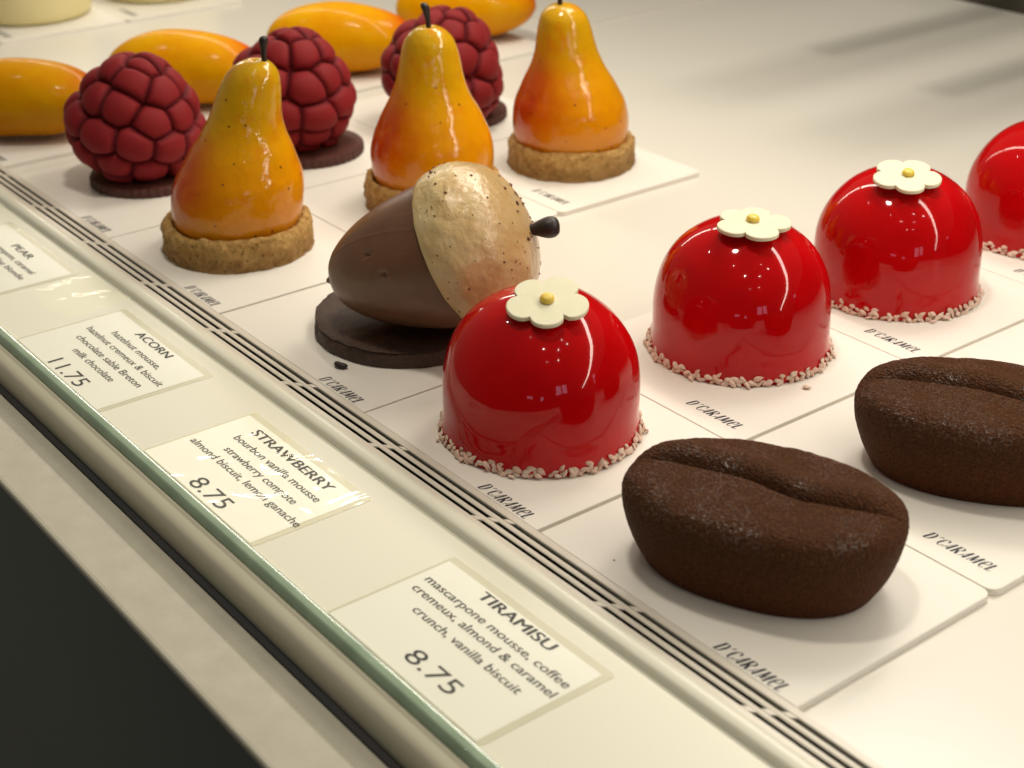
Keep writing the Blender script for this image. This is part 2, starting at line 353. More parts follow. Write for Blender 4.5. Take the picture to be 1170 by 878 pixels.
# ------------------------------------------------------------------ cards with the printed shop name
def stroke(P, W):
    """flat ribbon through points P with widths W measured horizontally-ish"""
    P = [np.array(p, float) for p in P]; V = []; F = []
    for i, p in enumerate(P):
        a = P[max(i-1, 0)]; b = P[min(i+1, len(P)-1)]; t = b-a; t /= np.linalg.norm(t)
        n = np.array([-t[1], t[0]])*W[i]/2; V += [p+n, p-n]
    for i in range(len(P)-1): F.append((2*i, 2*i+1, 2*i+3, 2*i+2))
    return [(v[0], v[1], 0) for v in V], F
def curve_pts(P, W, per=5):
    q = smooth_profile(np.array(P)+10, per)-10
    w = np.interp(np.linspace(0, len(W)-1, len(q)), range(len(W)), W)
    return stroke(q, w)
TK, TN = .175, .062
GL = {
 'D': ([stroke([(.08, 0), (.08, 1)], [TK, TK]), curve_pts([(.05, .98), (.25, .98), (.40, .85), (.43, .5), (.38, .15), (.25, .02), (.05, .02)], [TN, .05, .12, TK, .12, .05, TN])], .50),
 "'": ([stroke([(.02, .80), (.22, .98)], [.05, .12])], .24),
 'C': ([curve_pts([(.43, .70), (.42, .90), (.28, 1.0), (.12, .85), (.08, .5), (.12, .15), (.27, 0), (.42, .12), (.45, .28)], [.13, .11, .05, .11, TK, .12, .05, .08, .06])], .46),
 'A': ([stroke([(.34, 1), (.34, 0)], [TK, TK]), stroke([(.02, .24), (.30, .24)], [TN, TN]), stroke([(.30, .96), (.0, .0)], [.03, .045])], .48),
 'R': ([stroke([(.08, 0), (.08, 1)], [TK, TK]), curve_pts([(.1, .98), (.3, .98), (.42, .85), (.42, .68), (.3, .54), (.12, .52)], [TN, .05, .13, .13, .05, TN]), stroke([(.22, .52), (.42, 0)], [TK, TK])], .52),
 'M': ([stroke([(.05, 0), (.09, 1)], [.06, .07]), stroke([(.10, 1), (.27, .12)], [TK, TK]), stroke([(.27, .10), (.50, 1)], [TN, TN]), stroke([(.55, 0), (.55, 1)], [TK, TK])], .66),
 'e': ([curve_pts([(.06, .48), (.30, .54), (.43, .66), (.40, .90), (.27, 1.0), (.12, .85), (.08, .5), (.12, .15), (.27, 0), (.42, .14)], [.085, .085, .09, .12, .06, .11, TK, .12, .05, .08])], .48),
 'L': ([stroke([(.08, 0), (.08, 1)], [TK, TK]), stroke([(.05, .025), (.36, .025)], [TN, TN]), stroke([(.35, .0), (.38, .16)], [.05, .04])], .42)}
def logo_geo(width, height):
    x = 0; parts = []; items = []
    for ch in "D'CARAMeL":
        g, adv = GL[ch]; items.append((x, g)); x += adv+.11
    tot = x-.11
    for xo, g in items:
        for V, F in g:
            parts.append(([((vx+xo+.22*vy)/(tot+.22)*width, vy*height, 0) for vx, vy, _ in V], F))
    return join(parts)
LOGO = logo_geo(2.12, .37)
logo_me = None
EDGE = [(-9.0, -.06), (1.45, 10.38), (10.46, 19.02), (19.15, 27.93), (28.0, 36.06), (36.2, 45.0)]
def card(col, v0, v1, label, du=0, rot=0, group='printed cards under the cakes'):
    u0, u1 = EDGE[col]; u0 += du; u1 += du
    global logo_me
    t = thing('base_card', label, 'card', (u0, v0, 0), rot, group)
    w, l = u1-u0, v1-v0
    mesh_obj('card_sheet', *rounded_slab(w, l, -.19, 0.0, square_front=v0 < 1), M_card.m, t, smooth=False)
    if logo_me is None:
        lo = mesh_obj('printed_name', *LOGO, M_ink.m, t, smooth=False); logo_me = lo.data
    else:
        lo = link(bpy.data.objects.new('printed_name', logo_me), t)
    lo.location = (w-.52-2.12, (.07 if v0 < 1 else .62), .004)
    return t
cl = 'white printed card '
card(5, -.01, 6.80, cl+'under the nearest coffee bean cake')
card(5, 6.83, 14.3, cl+'under the coffee bean cake cut by the right edge')
card(5, 14.33, 21.8, cl+'behind the right-hand coffee bean cake')
card(4, -.01, 7.08, cl+'under the nearest red dome')
card(4, 7.11, 15.0, cl+'under the second red dome from the front')
card(4, 15.03, 22.9, cl+'under the third red dome from the front')
card(4, 22.93, 30.6, cl+'under the farthest red dome at the right edge')
card(3, -.01, 7.5, cl+'under the acorn cake')
card(2, -.01, 7.22, cl+'under the nearest pear cake')
card(2, 7.25, 14.8, cl+'under the middle pear cake')
card(2, 14.83, 22.4, cl+'under the farthest pear cake')
card(1, -.01, 7.5, cl+'under the front raspberry cake on the left')
card(1, 7.53, 15.0, cl+'under the middle raspberry cake')
card(1, 15.03, 22.5, cl+'under the farthest raspberry cake')
card(0, -.01, 7.5, cl+'under the darkest mango cake at the left edge')
card(0, 7.53, 15.0, cl+'under the mango cake left of the nearest pear')
card(0, 15.03, 22.5, cl+'under the mango cake behind the middle raspberry')
card(0, 22.53, 30.0, cl+'under the mango cake at the top centre')
EDGE.append((-28.9, -19.95))
card(6, 7.53, 15.0, cl+'under the larger pale yellow cake at top left')
card(6, 15.03, 22.5, cl+'under the pale yellow cake mostly above the frame')

# ------------------------------------------------------------------ red domes
DOME_R, DOME_H = 2.80, 4.28
def dome_profile():
    P = [(DOME_R+.03, 0.0), (DOME_R+.05, .12), (DOME_R+.02, .35)]
    z0 = 1.45
    for z in np.linspace(.7, z0, 4): P.append((DOME_R*(1-.004*(z)), z))
    n = 2.12
    for a in np.linspace(.06, PI/2, 26):
        P.append((DOME_R*.994*math.cos(a)**(2/n), z0+(DOME_H-z0)*math.sin(a)**(2/n)))
    P[-1] = (.004, DOME_H)
    return P
def seed_geo(L=.28, W=.16, T=.09):
    rings = []
    for s, r in ((-.5, .1), (-.44, .55), (-.28, .92), (-.06, 1.0), (.18, .74), (.38, .36), (.5, .05)):
        t = np.linspace(0, 2*PI, 9, endpoint=False)
        rings.append(np.stack([np.full(9, s*L), r*W/2*np.cos(t), r*T/2*np.sin(t)], 1))
    return rings_mesh(rings)
SEED = seed_geo(); seed_me = []
def petal_flower(parent, px, py, pz, tiltdir, tilt, a0, seed):
    rnd = random.Random(seed)
    N_ = 120; outline = []
    amp = [rnd.uniform(.91, 1.10) for _ in range(5)]
    for i in range(N_):
        a = 2*PI*i/N_; k = a/(2*PI/5); j = int(round(k)) % 5; f = abs(k-round(k))*2     # 0 petal middle, 1 notch
        r = amp[j]*(.55+.55*math.sqrt(max(0, 1-(f*.90)**2.2)))
        outline.append((r*math.cos(a+a0), r*math.sin(a+a0)))
    def ring(s, z): return np.array([(x*s, y*s, z) for x, y in outline])
    V, F = rings_mesh([ring(.975, -.07), ring(1., -.05), ring(1., .045), ring(.975, .068), ring(.5, .072)])
    fl = mesh_obj('flower', V, F, M_petal.m, parent)
    fl.data.polygons.foreach_set('use_smooth', [False]*len(fl.data.polygons))
    ax = Vector((-math.sin(tiltdir), math.cos(tiltdir), 0))
    fl.matrix_local = Matrix.Translation((px, py, pz)) @ Matrix.Rotation(tilt, 4, ax)
    fl['label'] = 'cream five-petal flower decoration with a yellow centre'
    prof = [(.17, 0), (.20, .04), (.195, .10), (.15, .16), (.08, .185), (.004, .19)]
    c = mesh_obj('flower_centre', *lathe(smooth_profile(prof, 3), 20, lambda p, r, z: (p[0]*(1+.08*nz(p, 5, seed)), p[1], p[2])), M_yolk.m, fl)
    c.location = (0.02, .03, .07)
DP = smooth_profile(dome_profile(), 3)
def dome(u, v, label, fx, fy, a0, tdir, tilt, seed):
    t = thing('glazed_dome_cake', label, 'dome cake', (u, v, 0.0), 0, 'red glazed dome cakes')
    def fn(p, r, z):
        k = .034*nz(p, .5, seed)+.012*nz(p, 1.3, seed+3)
        if z < .5: k += .03*nz(p, 2.2, seed)*(1-z/.5)
        return p*np.array([1+k/2.8, 1+k/2.8, 1])+np.array([0, 0, .03*nz(p, .6, seed+9) if z > 1 else 0])
    mesh_obj('glaze_body', *lathe(DP, 128, fn), M_glaze.m, t)
    fr_ = math.hypot(fx, fy); zt = 1.45+(DOME_H-1.45)*max(0, 1-(max(fr_-.15, 0)/DOME_R)**2.12)**(1/2.12)
    petal_flower(t, fx, fy, zt+.085, tdir, tilt, a0, seed)
    # nib border: individuals where they show, the far side as one part
    rnd = random.Random(seed*13+1); mats = []
    for lay, (cnt, rad, z) in enumerate(((82, DOME_R+.09, .07), (78, DOME_R+.055, .165), (9, DOME_R+.19, .055), (36, DOME_R+.025, .26))):
        for i in range(cnt):
            a = 2*PI*(i+rnd.uniform(-.4, .4))/cnt
            rr = rad+rnd.uniform(-.03, .06); zz_ = z+rnd.uniform(-.03, .05)
            d = Vector((math.cos(a), math.sin(a), 0))
            M = Matrix.Translation((rr*d.x, rr*d.y, max(zz_, .07))) @ Matrix.Rotation(a+PI/2, 4, 'Z') @ Matrix.Rotation(rnd.uniform(-.9, .9), 4, 'Y') @ Matrix.Rotation(rnd.uniform(.6, 1.5) if lay != 2 else rnd.uniform(-.3, .4), 4, 'X') @ Matrix.Rotation(rnd.uniform(-.5, .5), 4, 'Z') @ Matrix.Scale(rnd.uniform(.7, 1.15), 4)
            vis = d.dot(TC)
            mats.append((vis, M))
    mats.sort(key=lambda q: -q[0])
    for vis, M in mats[:100]:
        if not seed_me:
            o = mesh_obj('nut_nib', *SEED, M_seed.m, t); seed_me.append(o.data)
        else: o = link(bpy.data.objects.new('nut_nib', seed_me[0]), t)
        o.matrix_local = M
    far = []
    for vis, M in mats[100:]: far.append(([M @ Vector(p) for p in SEED[0]], SEED[1]))
    b = mesh_obj('nut_nib_border', *join(far), M_seedstuff.m, t); b['kind'] = 'stuff'
    return t
A_ = math.radians
dome(31.90, 3.48, 'glossy red dome cake nearest the front rail, in front of the acorn cake', .72, -.42, A_(-36), A_(-40), A_(15), 1)
dome(31.64, 11.75, 'glossy red dome cake between the nearest dome and the third one, flower tilted back', .42, -.25, A_(-22), A_(-20), A_(4), 2)
dome(31.68, 19.18, 'glossy red dome cake third from the front, just above the right coffee bean cake', .55, -.66, A_(-40), A_(-45), A_(10), 3)
dome(31.80, 27.3, 'glossy red dome cake cut off by the right edge of the picture', .3, -.2, A_(-10), A_(-20), A_(3), 4)
def loose(name, V, F, mat, loc, rz, label, cat, group=None):
    o = mesh_obj(name, V, F, mat, None, True, loc); o.rotation_euler = (0, 0, rz); tag(o, label, cat, group); return o
loose('nut_nib', *SEED, M_seedstuff.m, (35.05, 11.2, .066), .6, 'single pale nut nib lying loose on the card right of the second dome', 'nut nib')
rings = []
for s in np.linspace(-1, 1, 11):
    q = math.sqrt(max(0, 1-abs(s)**3.5))+.02; t_ = np.linspace(0, 2*PI, 14, endpoint=False)
    rings.append(np.stack([np.full(14, s*.26), .12*q*np.cos(t_)+.05*s*s, .085*q*np.sin(t_)], 1))
loose('chocolate_crumb', *rings_mesh(rings), M_stem.m, (25.05, 1.0, .088), .30, 'small black oval chocolate crumb on the card in front of the acorn cake', 'crumb')

# ------------------------------------------------------------------ coffee bean cakes
def bean_geo(seed):
    prof = smooth_profile([(0.66, 0), (.80, 0.0), (.86, .10), (.925, .28), (.975, .50), (1, .70), (.993, .80), (.95, .895), (.865, .955), (.72, .985), (.5, .998), (.25, 1.0), (.0, 1.0)], 10)
    n = 420; t = np.linspace(0, 2*PI, n, endpoint=False); a, b, h = 3.46, 2.30, 2.44
    e = 2/2.25
    ct = np.sign(np.cos(t))*np.abs(np.cos(t))**e; st = np.sign(np.sin(t))*np.abs(np.sin(t))**e
    rings = []
    for s, z in prof:
        if s < .004: s = .003
        x = a*s*ct; y = b*s*st; zz = np.full(n, z*h)
        if z > .5:
            gline = -.16-.21*np.tanh(1.8*(x-.3))+.22*np.maximum(x-1.2, 0)
            dlt = y-gline
            fade = np.clip((3.40-np.abs(x))/1.15, 0, 1)**.8*np.clip((z-.5)/.28, 0, 1)
            zz = zz+fade*(.23*np.exp(-((dlt-.50)/.50)**2)-.33*np.exp(-np.abs(dlt)/np.where(dlt > 0, .10, .05))-.03*np.exp(-(dlt/.4)**2))
        P = np.stack([x, y, zz], 1)
        k = np.array([.030*nz(p, .8, seed)+.010*nz(p, 3., seed)+.013*nz(p, 9., seed) for p in P])
        P[:, 2] += k*np.clip(P[:, 2]/.4, 0, 1); P[:, 0] *= 1+k*.3; P[:, 1] *= 1+k*.3
        rings.append(P)
    return rings_mesh(rings)
def bean(u, v, rz, label, seed):
    o = mesh_obj('coffee_bean_cake', *bean_geo(seed), M_bean.m, None, True, (u, v, .003)); o.rotation_euler = (0, 0, rz)
    tag(o, label, 'bean cake', 'coffee bean shaped cakes')
bean(40.73, 3.20, .44, 'brown velvety coffee bean shaped cake, whole, in the lower right foreground', 1.)
bean(41.14, 11.32, .60, 'brown velvety coffee bean shaped cake cut off by the right edge', 5.)

# ------------------------------------------------------------------ pears
def shear_to(p, z, lean, top=6.9): return p+np.array([lean[0], lean[1], 0])*max(z-.5, 0)**1.5/(6.4**1.5)
PEAR = smooth_profile([(1.2, .30), (1.85, .46), (2.13, .70), (2.34, 1.2), (2.42, 1.95), (2.31, 2.7), (2.10, 3.2), (1.87, 3.7), (1.54, 4.3), (1.31, 4.9), (1.18, 5.5), (1.07, 6.0), (.91, 6.45), (.62, 6.78), (.3, 6.92), (.05, 6.86), (.004, 6.85)], 6)
def pear(u, v, r, lean, stem, label, seed, hs=1.0):
    t = thing('pear_cake', label, 'pear cake', (u, v, 0.003), 0, 'pear shaped cakes on shortbread bases')
    # shortbread base
    bp_ = smooth_profile([(r*.6, 0), (r*.965, 0), (r*.985, .12), (r*.995, .5), (r*1.0, .85), (r*.975, 1.08), (r*.91, 1.15), (r*.85, 1.06), (r*.80, .84), (r*.5, .62), (.004, .6)], 6)
    def fn(p, rr, z):
        k = .07*nz(p, .7, seed)+.08*nz(p, 2.1, seed+5)+.06*nz(p, 5., seed)+.03*nz(p, 11., seed)
        cr = .07*max(0, .28-abs(nz(p, 1.1, seed+2)))*(1 if .2 < z < 1.1 and rr > r*.9 else 0)
        s = 1+(k-cr)/2.7
        return np.array([p[0]*s, p[1]*s, p[2]+((.10*nz(p, 1.3, seed+8)+.08*nz(p, 4, seed)) if z > .4 else 0)])
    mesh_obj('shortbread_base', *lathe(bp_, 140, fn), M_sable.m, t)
    lv = (RH*lean[0]+TC*lean[1])
    def fp(p, rr, z):
        k = .05*nz(p, .45, seed+1)+.02*nz(p, 1.3, seed+4)
        return shear_to(np.array([p[0]*(1+k/2.2), p[1]*(1+k/2.2), p[2]]), z, lv)
    pe = PEAR.copy(); pe[:, 1] = .3+(pe[:, 1]-.3)*hs
    mesh_obj('pear_body', *lathe(pe, 120, fp), M_pear.m, t)
    st = []
    top = lv+Vector((0, 0, .3+6.53*hs))+RH*stem[0]+TC*.05
    for i, (s, rad) in enumerate(((-.1, .10), (.1, .10), (.3, .10), (.5, .115), (.7, .145), (.84, .165), (.93, .14), (.98, .08))):
        c = top+Vector((0, 0, s*stem[2]))+RH*(stem[1]*s*s); t_ = np.linspace(0, 2*PI, 12, endpoint=False)
        st.append(np.array([c+RH*(rad*math.cos(q))+Vector((-RH.y, RH.x, 0))*(rad*math.sin(q)) for q in t_]))
    mesh_obj('stem', *rings_mesh(st), M_stem.m, t)
pear(14.13, 3.46, 2.74, (1.15, -.05), (.34, .05, .95), 'orange pear cake nearest the rail, its stem leaning over a raspberry cake', 2.2)
pear(14.85, 11.75, 2.68, (.02, 0), (.0, -.16, 1.0), 'orange pear cake between the other two pears, behind the acorn cake', 4.7)
pear(14.70, 18.93, 2.65, (-.44, .05), (-.08, 0, .9), 'yellow orange pear cake farthest from the rail, whole shortbread base in view', 8.1, .962)

# ------------------------------------------------------------------ raspberries
def rasp_geo(seed, tilt):
    rnd = np.random.RandomState(seed)
    # seeds on rings round the axis
    a, hgt = 2.66, 2.78
    pts = []; ringsN = [(1.38, 2), (.96, 6), (.50, 9), (.04, 11), (-.42, 10), (-.90, 8)]
    for i, (lat, n) in enumerate(ringsN):
        ph = rnd.uniform(0, 1)
        for k in range(n):
            la = lat+rnd.uniform(-.10, .10); lo = 2*PI*(k+ph+rnd.uniform(-.17, .17))/n
            pts.append((math.cos(la)*math.cos(lo), math.cos(la)*math.sin(lo), math.sin(la)))
    pts = np.array(pts); off = rnd.uniform(-.13, .06, len(pts)); 
    n, m = 340, 230
    th = np.linspace(-1.25, PI/2-.004, m); lo = np.linspace(0, 2*PI, n, endpoint=False)
    LA, LO = np.meshgrid(th, lo, indexing='ij')
    D = np.stack([np.cos(LA)*np.cos(LO), np.cos(LA)*np.sin(LO), np.sin(LA)], -1).reshape(-1, 3)
    base = np.stack([D[:, 0]*a*(1-.25*np.clip(D[:, 2], 0, 1)**1.3), D[:, 1]*a*(1-.25*np.clip(D[:, 2], 0, 1)**1.3), D[:, 2]*np.where(D[:, 2] > 0, hgt, 2.2)], 1)
    sb = np.stack([pts[:, 0]*a*(1-.25*np.clip(pts[:, 2], 0, 1)**1.3), pts[:, 1]*a*(1-.25*np.clip(pts[:, 2], 0, 1)**1.3), pts[:, 2]*np.where(pts[:, 2] > 0, hgt, 2.2)], 1)
    # distance stretched so the cells run wider than high
    dd = base[:, None, :]-sb[None]; dd = dd*np.array([1, 1, 1.3]); q = np.sqrt((dd**2).sum(-1))
    o = np.argsort(q, 1); d1 = np.take_along_axis(q, o[:, :1], 1)[:, 0]; d2 = np.take_along_axis(q, o[:, 1:2], 1)[:, 0]
    tt = np.clip((d2-d1)/.5, 0, 1); h = np.sqrt(np.clip(1-(1-tt)**2, 0, 1)); puff = np.clip(1-(d1/1.1)**2, 0, 1)
    rad = (1.08+off*.5)[o[:, 0]]; hh = .50*(np.sqrt(np.clip(rad**2-d1**2, .06, None))-.80)+off[o[:, 0]]*.5-.13+.24*h
    P = base+D*hh[:, None]
    rings = [P[i*n:(i+1)*n] for i in range(m)]
    V, F = rings_mesh(rings)
    return np.array(V), F, np.append(np.clip(tt*1.6, 0, 1), [0, 1])
def rasp(u, v, bu, bv, tilt, rz, label, seed, r=2.38, wide=1.0):
    t = thing('raspberry_cake', label, 'raspberry cake', (u, v, .003), 0, 'raspberry shaped cakes')
    def fl(p, rr, z):
        a = math.atan2(p[1], p[0]); k = 1+.010*math.cos(a*44) if rr > r*.9 else 1
        return np.array([p[0]*k, p[1]*k, p[2]])
    prof = [(r*.9, 0), (r, .03), (r, .30), (r*.985, .38), (r*.9, .40), (.004, .40)]
    mesh_obj('biscuit_base', *lathe(prof, 264, fl), M_rasp_disc.m, t, smooth=False)
    V, F, cre = rasp_geo(seed, tilt)
    V = V*np.array([wide, wide, 1.0])
    M = Matrix.Rotation(tilt[1], 3, RH) @ Matrix.Rotation(tilt[0], 3, TC) @ Matrix.Rotation(rz, 3, 'Z')
    V = V @ np.array(M).T
    V[:, 2] += 2.36; V[:, 2] = np.where(V[:, 2] < .44, .44-.02*(.44-V[:, 2]), V[:, 2])
    V += np.array([bu-u, bv-v, 0])
    b = mesh_obj('raspberry_body', V, F, M_rasp.m, t)
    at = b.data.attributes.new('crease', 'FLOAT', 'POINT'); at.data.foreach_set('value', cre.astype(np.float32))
rasp(5.40, 4.12, 5.10, 3.95, (-.26, .12), .3, 'dark red raspberry cake at the left with a hollow near its tip', 3)
rasp(6.50, 11.02, 5.85, 10.75, (-.14, .05), 1.4, 'red raspberry cake half hidden behind the nearest pear stem', 5)
rasp(6.40, 18.9, 7.0, 17.9, (-.28, .05), 2.3, 'red raspberry cake half hidden behind the middle pear', 8)

# ------------------------------------------------------------------ mangoes
def mango(u, v, rz, L, W, H, mat, label, seed):
    rings = []; n = 72; t_ = np.linspace(0, 2*PI, n, endpoint=False)
    for s in -np.cos(np.linspace(.02, PI-.02, 60)):
        q = (1-abs(s)**2.25)**.5; bend = .22*(1-s*s)
        wy = W/2*q*(1+.05*s); wz = H/2*q*(1-.10*s)
        y = wy*np.cos(t_)+bend; z = H/2*(.97+.03*s)+wz*np.sin(t_)
        z = np.where(z < .35, .35*np.exp((z-.35)/.5)*.9+.02, z)
        P = np.stack([np.full(n, s*L/2), y, z], 1)
        P = np.array([p+np.array([0, .05, .06])*nz(p, .5, seed) for p in P]); P[:, 2] = np.maximum(P[:, 2], .004)
        rings.append(P)
    o = mesh_obj('mango_cake', *rings_mesh(rings), mat, None, True, (u, v, .003)); o.rotation_euler = (0, 0, rz)
    tag(o, label, 'mango cake', 'mango shaped cakes')
RA = math.atan2(RH.y, RH.x)
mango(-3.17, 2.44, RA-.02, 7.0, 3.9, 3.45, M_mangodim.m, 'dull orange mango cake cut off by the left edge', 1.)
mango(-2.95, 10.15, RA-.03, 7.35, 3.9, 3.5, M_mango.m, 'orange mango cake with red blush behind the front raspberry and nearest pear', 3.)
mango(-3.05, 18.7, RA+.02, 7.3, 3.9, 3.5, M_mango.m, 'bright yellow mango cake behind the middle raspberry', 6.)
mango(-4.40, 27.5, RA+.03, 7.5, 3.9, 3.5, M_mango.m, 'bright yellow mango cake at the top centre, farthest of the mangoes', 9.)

# ------------------------------------------------------------------ pale yellow cakes
for (u, v, lab) in ((-24.85, 11.44, 'pale yellow round cake at the top left corner'), (-25.1, 19.6, 'pale yellow round cake showing only its base at the top edge')):
    pr_ = smooth_profile([(2.6, 0), (3.0, .02), (3.28, .25), (3.38, .7), (3.4, 1.6), (3.4, 3.2), (3.34, 3.8), (3.1, 4.15), (2.6, 4.28), (1.2, 4.3), (.004, 4.3)], 5)
    o = mesh_obj('round_cream_cake', *lathe(pr_, 96), M_cream.m, None, True, (u, v, .003)); tag(o, lab, 'cream cake', 'pale yellow round cakes')

# ------------------------------------------------------------------ acorn
STEM_AT = (27.386, 6.58, 3.904)
def acorn():
    rim = Vector((25.62, 4.86, 3.02)); el = A_(17)
    ex = ((RH*math.cos(A_(10))+TC*math.sin(A_(10)))*math.cos(el)+Vector((0, 0, math.sin(el)))).normalized(); ey = Vector((0, 0, 1)).cross(ex).normalized(); ez = ex.cross(ey)
    t = thing('acorn_cake', 'milk chocolate acorn cake with a caramel nut cap, lying on a dark biscuit', 'acorn cake', (23.9, 4.45, .003))
    r = 3.15
    pd = smooth_profile([(r*.7, 0), (r*.97, 0), (r, .10), (r*.995, .36), (r*.97, .49), (r*.9, .53), (.004, .53)], 6)
    mesh_obj('cocoa_biscuit', *lathe(pd, 120, lambda p, rr, z: np.array([p[0]*(1+.016*nz(p, .9, 3)+.016*nz(p, 4, 3)), p[1]*(1+.016*nz(p, .9, 3)+.016*nz(p, 4, 3)), p[2]+(.05*nz(p, 3, 2) if z > .3 else 0)])), M_choc_disc.m, t)
    body = thing_part = bpy.data.objects.new('axis', None)
    bpy.data.objects.remove(body)
    M = Matrix((ex, ey, ez)).transposed().to_4x4(); M.translation = rim-Vector((23.9, 4.45, .003))
    def along(prof, n, fn=None):       # prof: (radius, x) with x measured from the rim toward the cap
        th = np.linspace(0, 2*PI, n, endpoint=False); rings = []
        for rr, x in prof:
            P = np.stack([np.full(n, x), rr*np.cos(th), rr*np.sin(th)], 1)
            if fn: P = np.array([fn(p, rr, x) for p in P])
            rings.append(P)
        V, F = rings_mesh(rings); return V, [f[::-1] for f in F]
    pb_ = smooth_profile([(.004, -4.02), (.30, -4.0), (.66, -3.86), (1.0, -3.6), (1.38, -3.1), (1.70, -2.5), (1.97, -1.8), (2.17, -1.1), (2.31, -.4), (2.36, .2), (2.3, .6), (1.0, .8)], 7)
    pits = [(-1.95, A_(146), .10), (-1.52, A_(166), .12)]
    def fb(p, rr, x):
        k = .012*nz(p, .7, 1)
        a = math.atan2(p[2], p[1])
        for px, pa, pr2 in pits:
            d = math.hypot(x-px, (((a-pa+PI) % (2*PI))-PI)*rr)
            if d < pr2: k -= .10*(1-(d/pr2)**2)
            elif d < pr2*1.6: k += .02
        # mould seam line running along the shell
        ds = abs((((a-A_(128)-.10*(x+2)) + PI) % (2*PI))-PI)*rr
        if ds < .035 and x < -.3: k += .016
        s = 1+k/max(rr, .5); return np.array([p[0], p[1]*s, p[2]*s])
    o = mesh_obj('chocolate_shell', *along(pb_, 420, fb), M_milk.m, t); o.matrix_local = M
    nib = along([(.12, .0), (.15, .08), (.13, .2), (.07, .3), (.004, .34)], 16)
    o2 = mesh_obj('nib', [(-p[0], p[1], p[2]) for p in nib[0]], [f[::-1] for f in nib[1]], M_milk.m, t)
    o2.matrix_local = M @ Matrix.Translation((-3.96, .10, -.02))
    pcp = smooth_profile([(2.2, -.06), (2.42, -.16), (2.58, -.17), (2.68, -.04), (2.74, .25), (2.78, .7), (2.72, 1.15), (2.52, 1.65), (2.16, 2.15), (1.64, 2.55), (1.05, 2.80), (.5, 2.92), (.004, 2.95)], 8)
    def fc(p, rr, x):
        k = .05*nz(p, .8, 4)+.035*nz(p, 2.0, 6)+(.045*abs(nz(p, 4.2, 2)) if x > .1 else 0)
        s = 1+k/max(rr, .8); return np.array([p[0]+.03*nz(p, 1.2, 9), p[1]*s, p[2]*s])
    V, F = along(pcp, 160, fc); n0 = len(F)
    # chopped nut bits stuck in the glaze
    parts = [(V, F)]; rnd = random.Random(5); P = np.array(pcp)
    for i in range(105):
        j = rnd.randint(24, len(P)-6); rr, x = P[j]; a = rnd.uniform(0, 2*PI); s = rnd.choice([.035, .045, .055, .06, .09])
        c = np.array([x, rr*math.cos(a), rr*math.sin(a)])*1.005
        q = []
        for dx, dy, dz in ((1, 0, 0), (-1, 0, 0), (0, 1, 0), (0, -1, 0), (0, 0, 1), (0, 0, -1)):
            q.append(c+s*np.array([dx*rnd.uniform(.6, 1.3), dy*rnd.uniform(.6, 1.3), dz*rnd.uniform(.6, 1.2)]))
        parts.append((q, [(0, 2, 4), (2, 1, 4), (1, 3, 4), (3, 0, 4), (2, 0, 5), (1, 2, 5), (3, 1, 5), (0, 3, 5)]))
    V, F = join(parts)
    MC = M @ Matrix.Translation((.24, 0, .03)) @ Matrix.Rotation(A_(-9), 4, 'Y') @ Matrix.Diagonal((.84, .945, .945, 1))
    o = mesh_obj('caramel_cap', V, F, None, t, True, mats=[M_cap.m, M_nut.m], midx=[0]*n0+[1]*(len(F)-n0)); o.matrix_local = MC
    ps = smooth_profile([(.17, -.15), (.15, .02), (.19, .2), (.28, .42), (.335, .62), (.32, .82), (.20, .96), (.004, 1.0)], 5)
    V, F = along(ps, 24); o = mesh_obj('stem', V, F, M_stem.m, t)
    sx_ = (RH*.97-TC*.05+Vector((0, 0, .10))).normalized(); sy_ = Vector((0, 0, 1)).cross(sx_).normalized(); sz_ = sx_.cross(sy_)
    SM = Matrix((sx_, sy_, sz_)).transposed().to_4x4(); SM.translation = Vector(STEM_AT)-Vector((23.9, 4.45, .003)); o.matrix_local = SM
acorn()

# ------------------------------------------------------------------ price labels
def text_mesh(s, width, height_caps, mat, parent, name, cx, base, z, spacing=1.0, bold=0.0):
    cu = bpy.data.curves.new(name, 'FONT'); cu.body = s; cu.size = 1.0; cu.align_x = 'LEFT'; cu.space_character = spacing; cu.offset = 0
    cu.resolution_u = 4
    o = bpy.data.objects.new('t', cu); COL.objects.link(o)
    dg = bpy.context.evaluated_depsgraph_get(); dg.update()
    me = bpy.data.meshes.new_from_object(o.evaluated_get(dg)); me.name = name
    bpy.data.objects.remove(o); bpy.data.curves.remove(cu)
    co = np.array([v.co[:] for v in me.vertices]); x0, x1 = co[:, 0].min(), co[:, 0].max()
    sx = width/(x1-x0); sy = height_caps/.729
    co[:, 0] = (co[:, 0]-(x0+x1)/2)*sx+cx; co[:, 1] = co[:, 1]*sy+base; co[:, 2] = z
    if bold:        # heavier strokes: the same outlines laid twice, a hair apart
        pol = [tuple(p.vertices) for p in me.polygons]; n0 = len(co)
        c2 = co.copy(); c2[:, 0] += bold; c2[:, 2] += .001
        bpy.data.meshes.remove(me); me = bpy.data.meshes.new(name)
        me.from_pydata([tuple(q) for q in np.vstack([co, c2])], [], pol+[tuple(i+n0 for i in p) for p in pol]); co = np.vstack([co, c2])
    me.vertices.foreach_set('co', co.ravel()); me.materials.clear(); me.materials.append(mat); me.update()
    o = bpy.data.objects.new(name, me); link(o, parent); return o
LZ = -.058
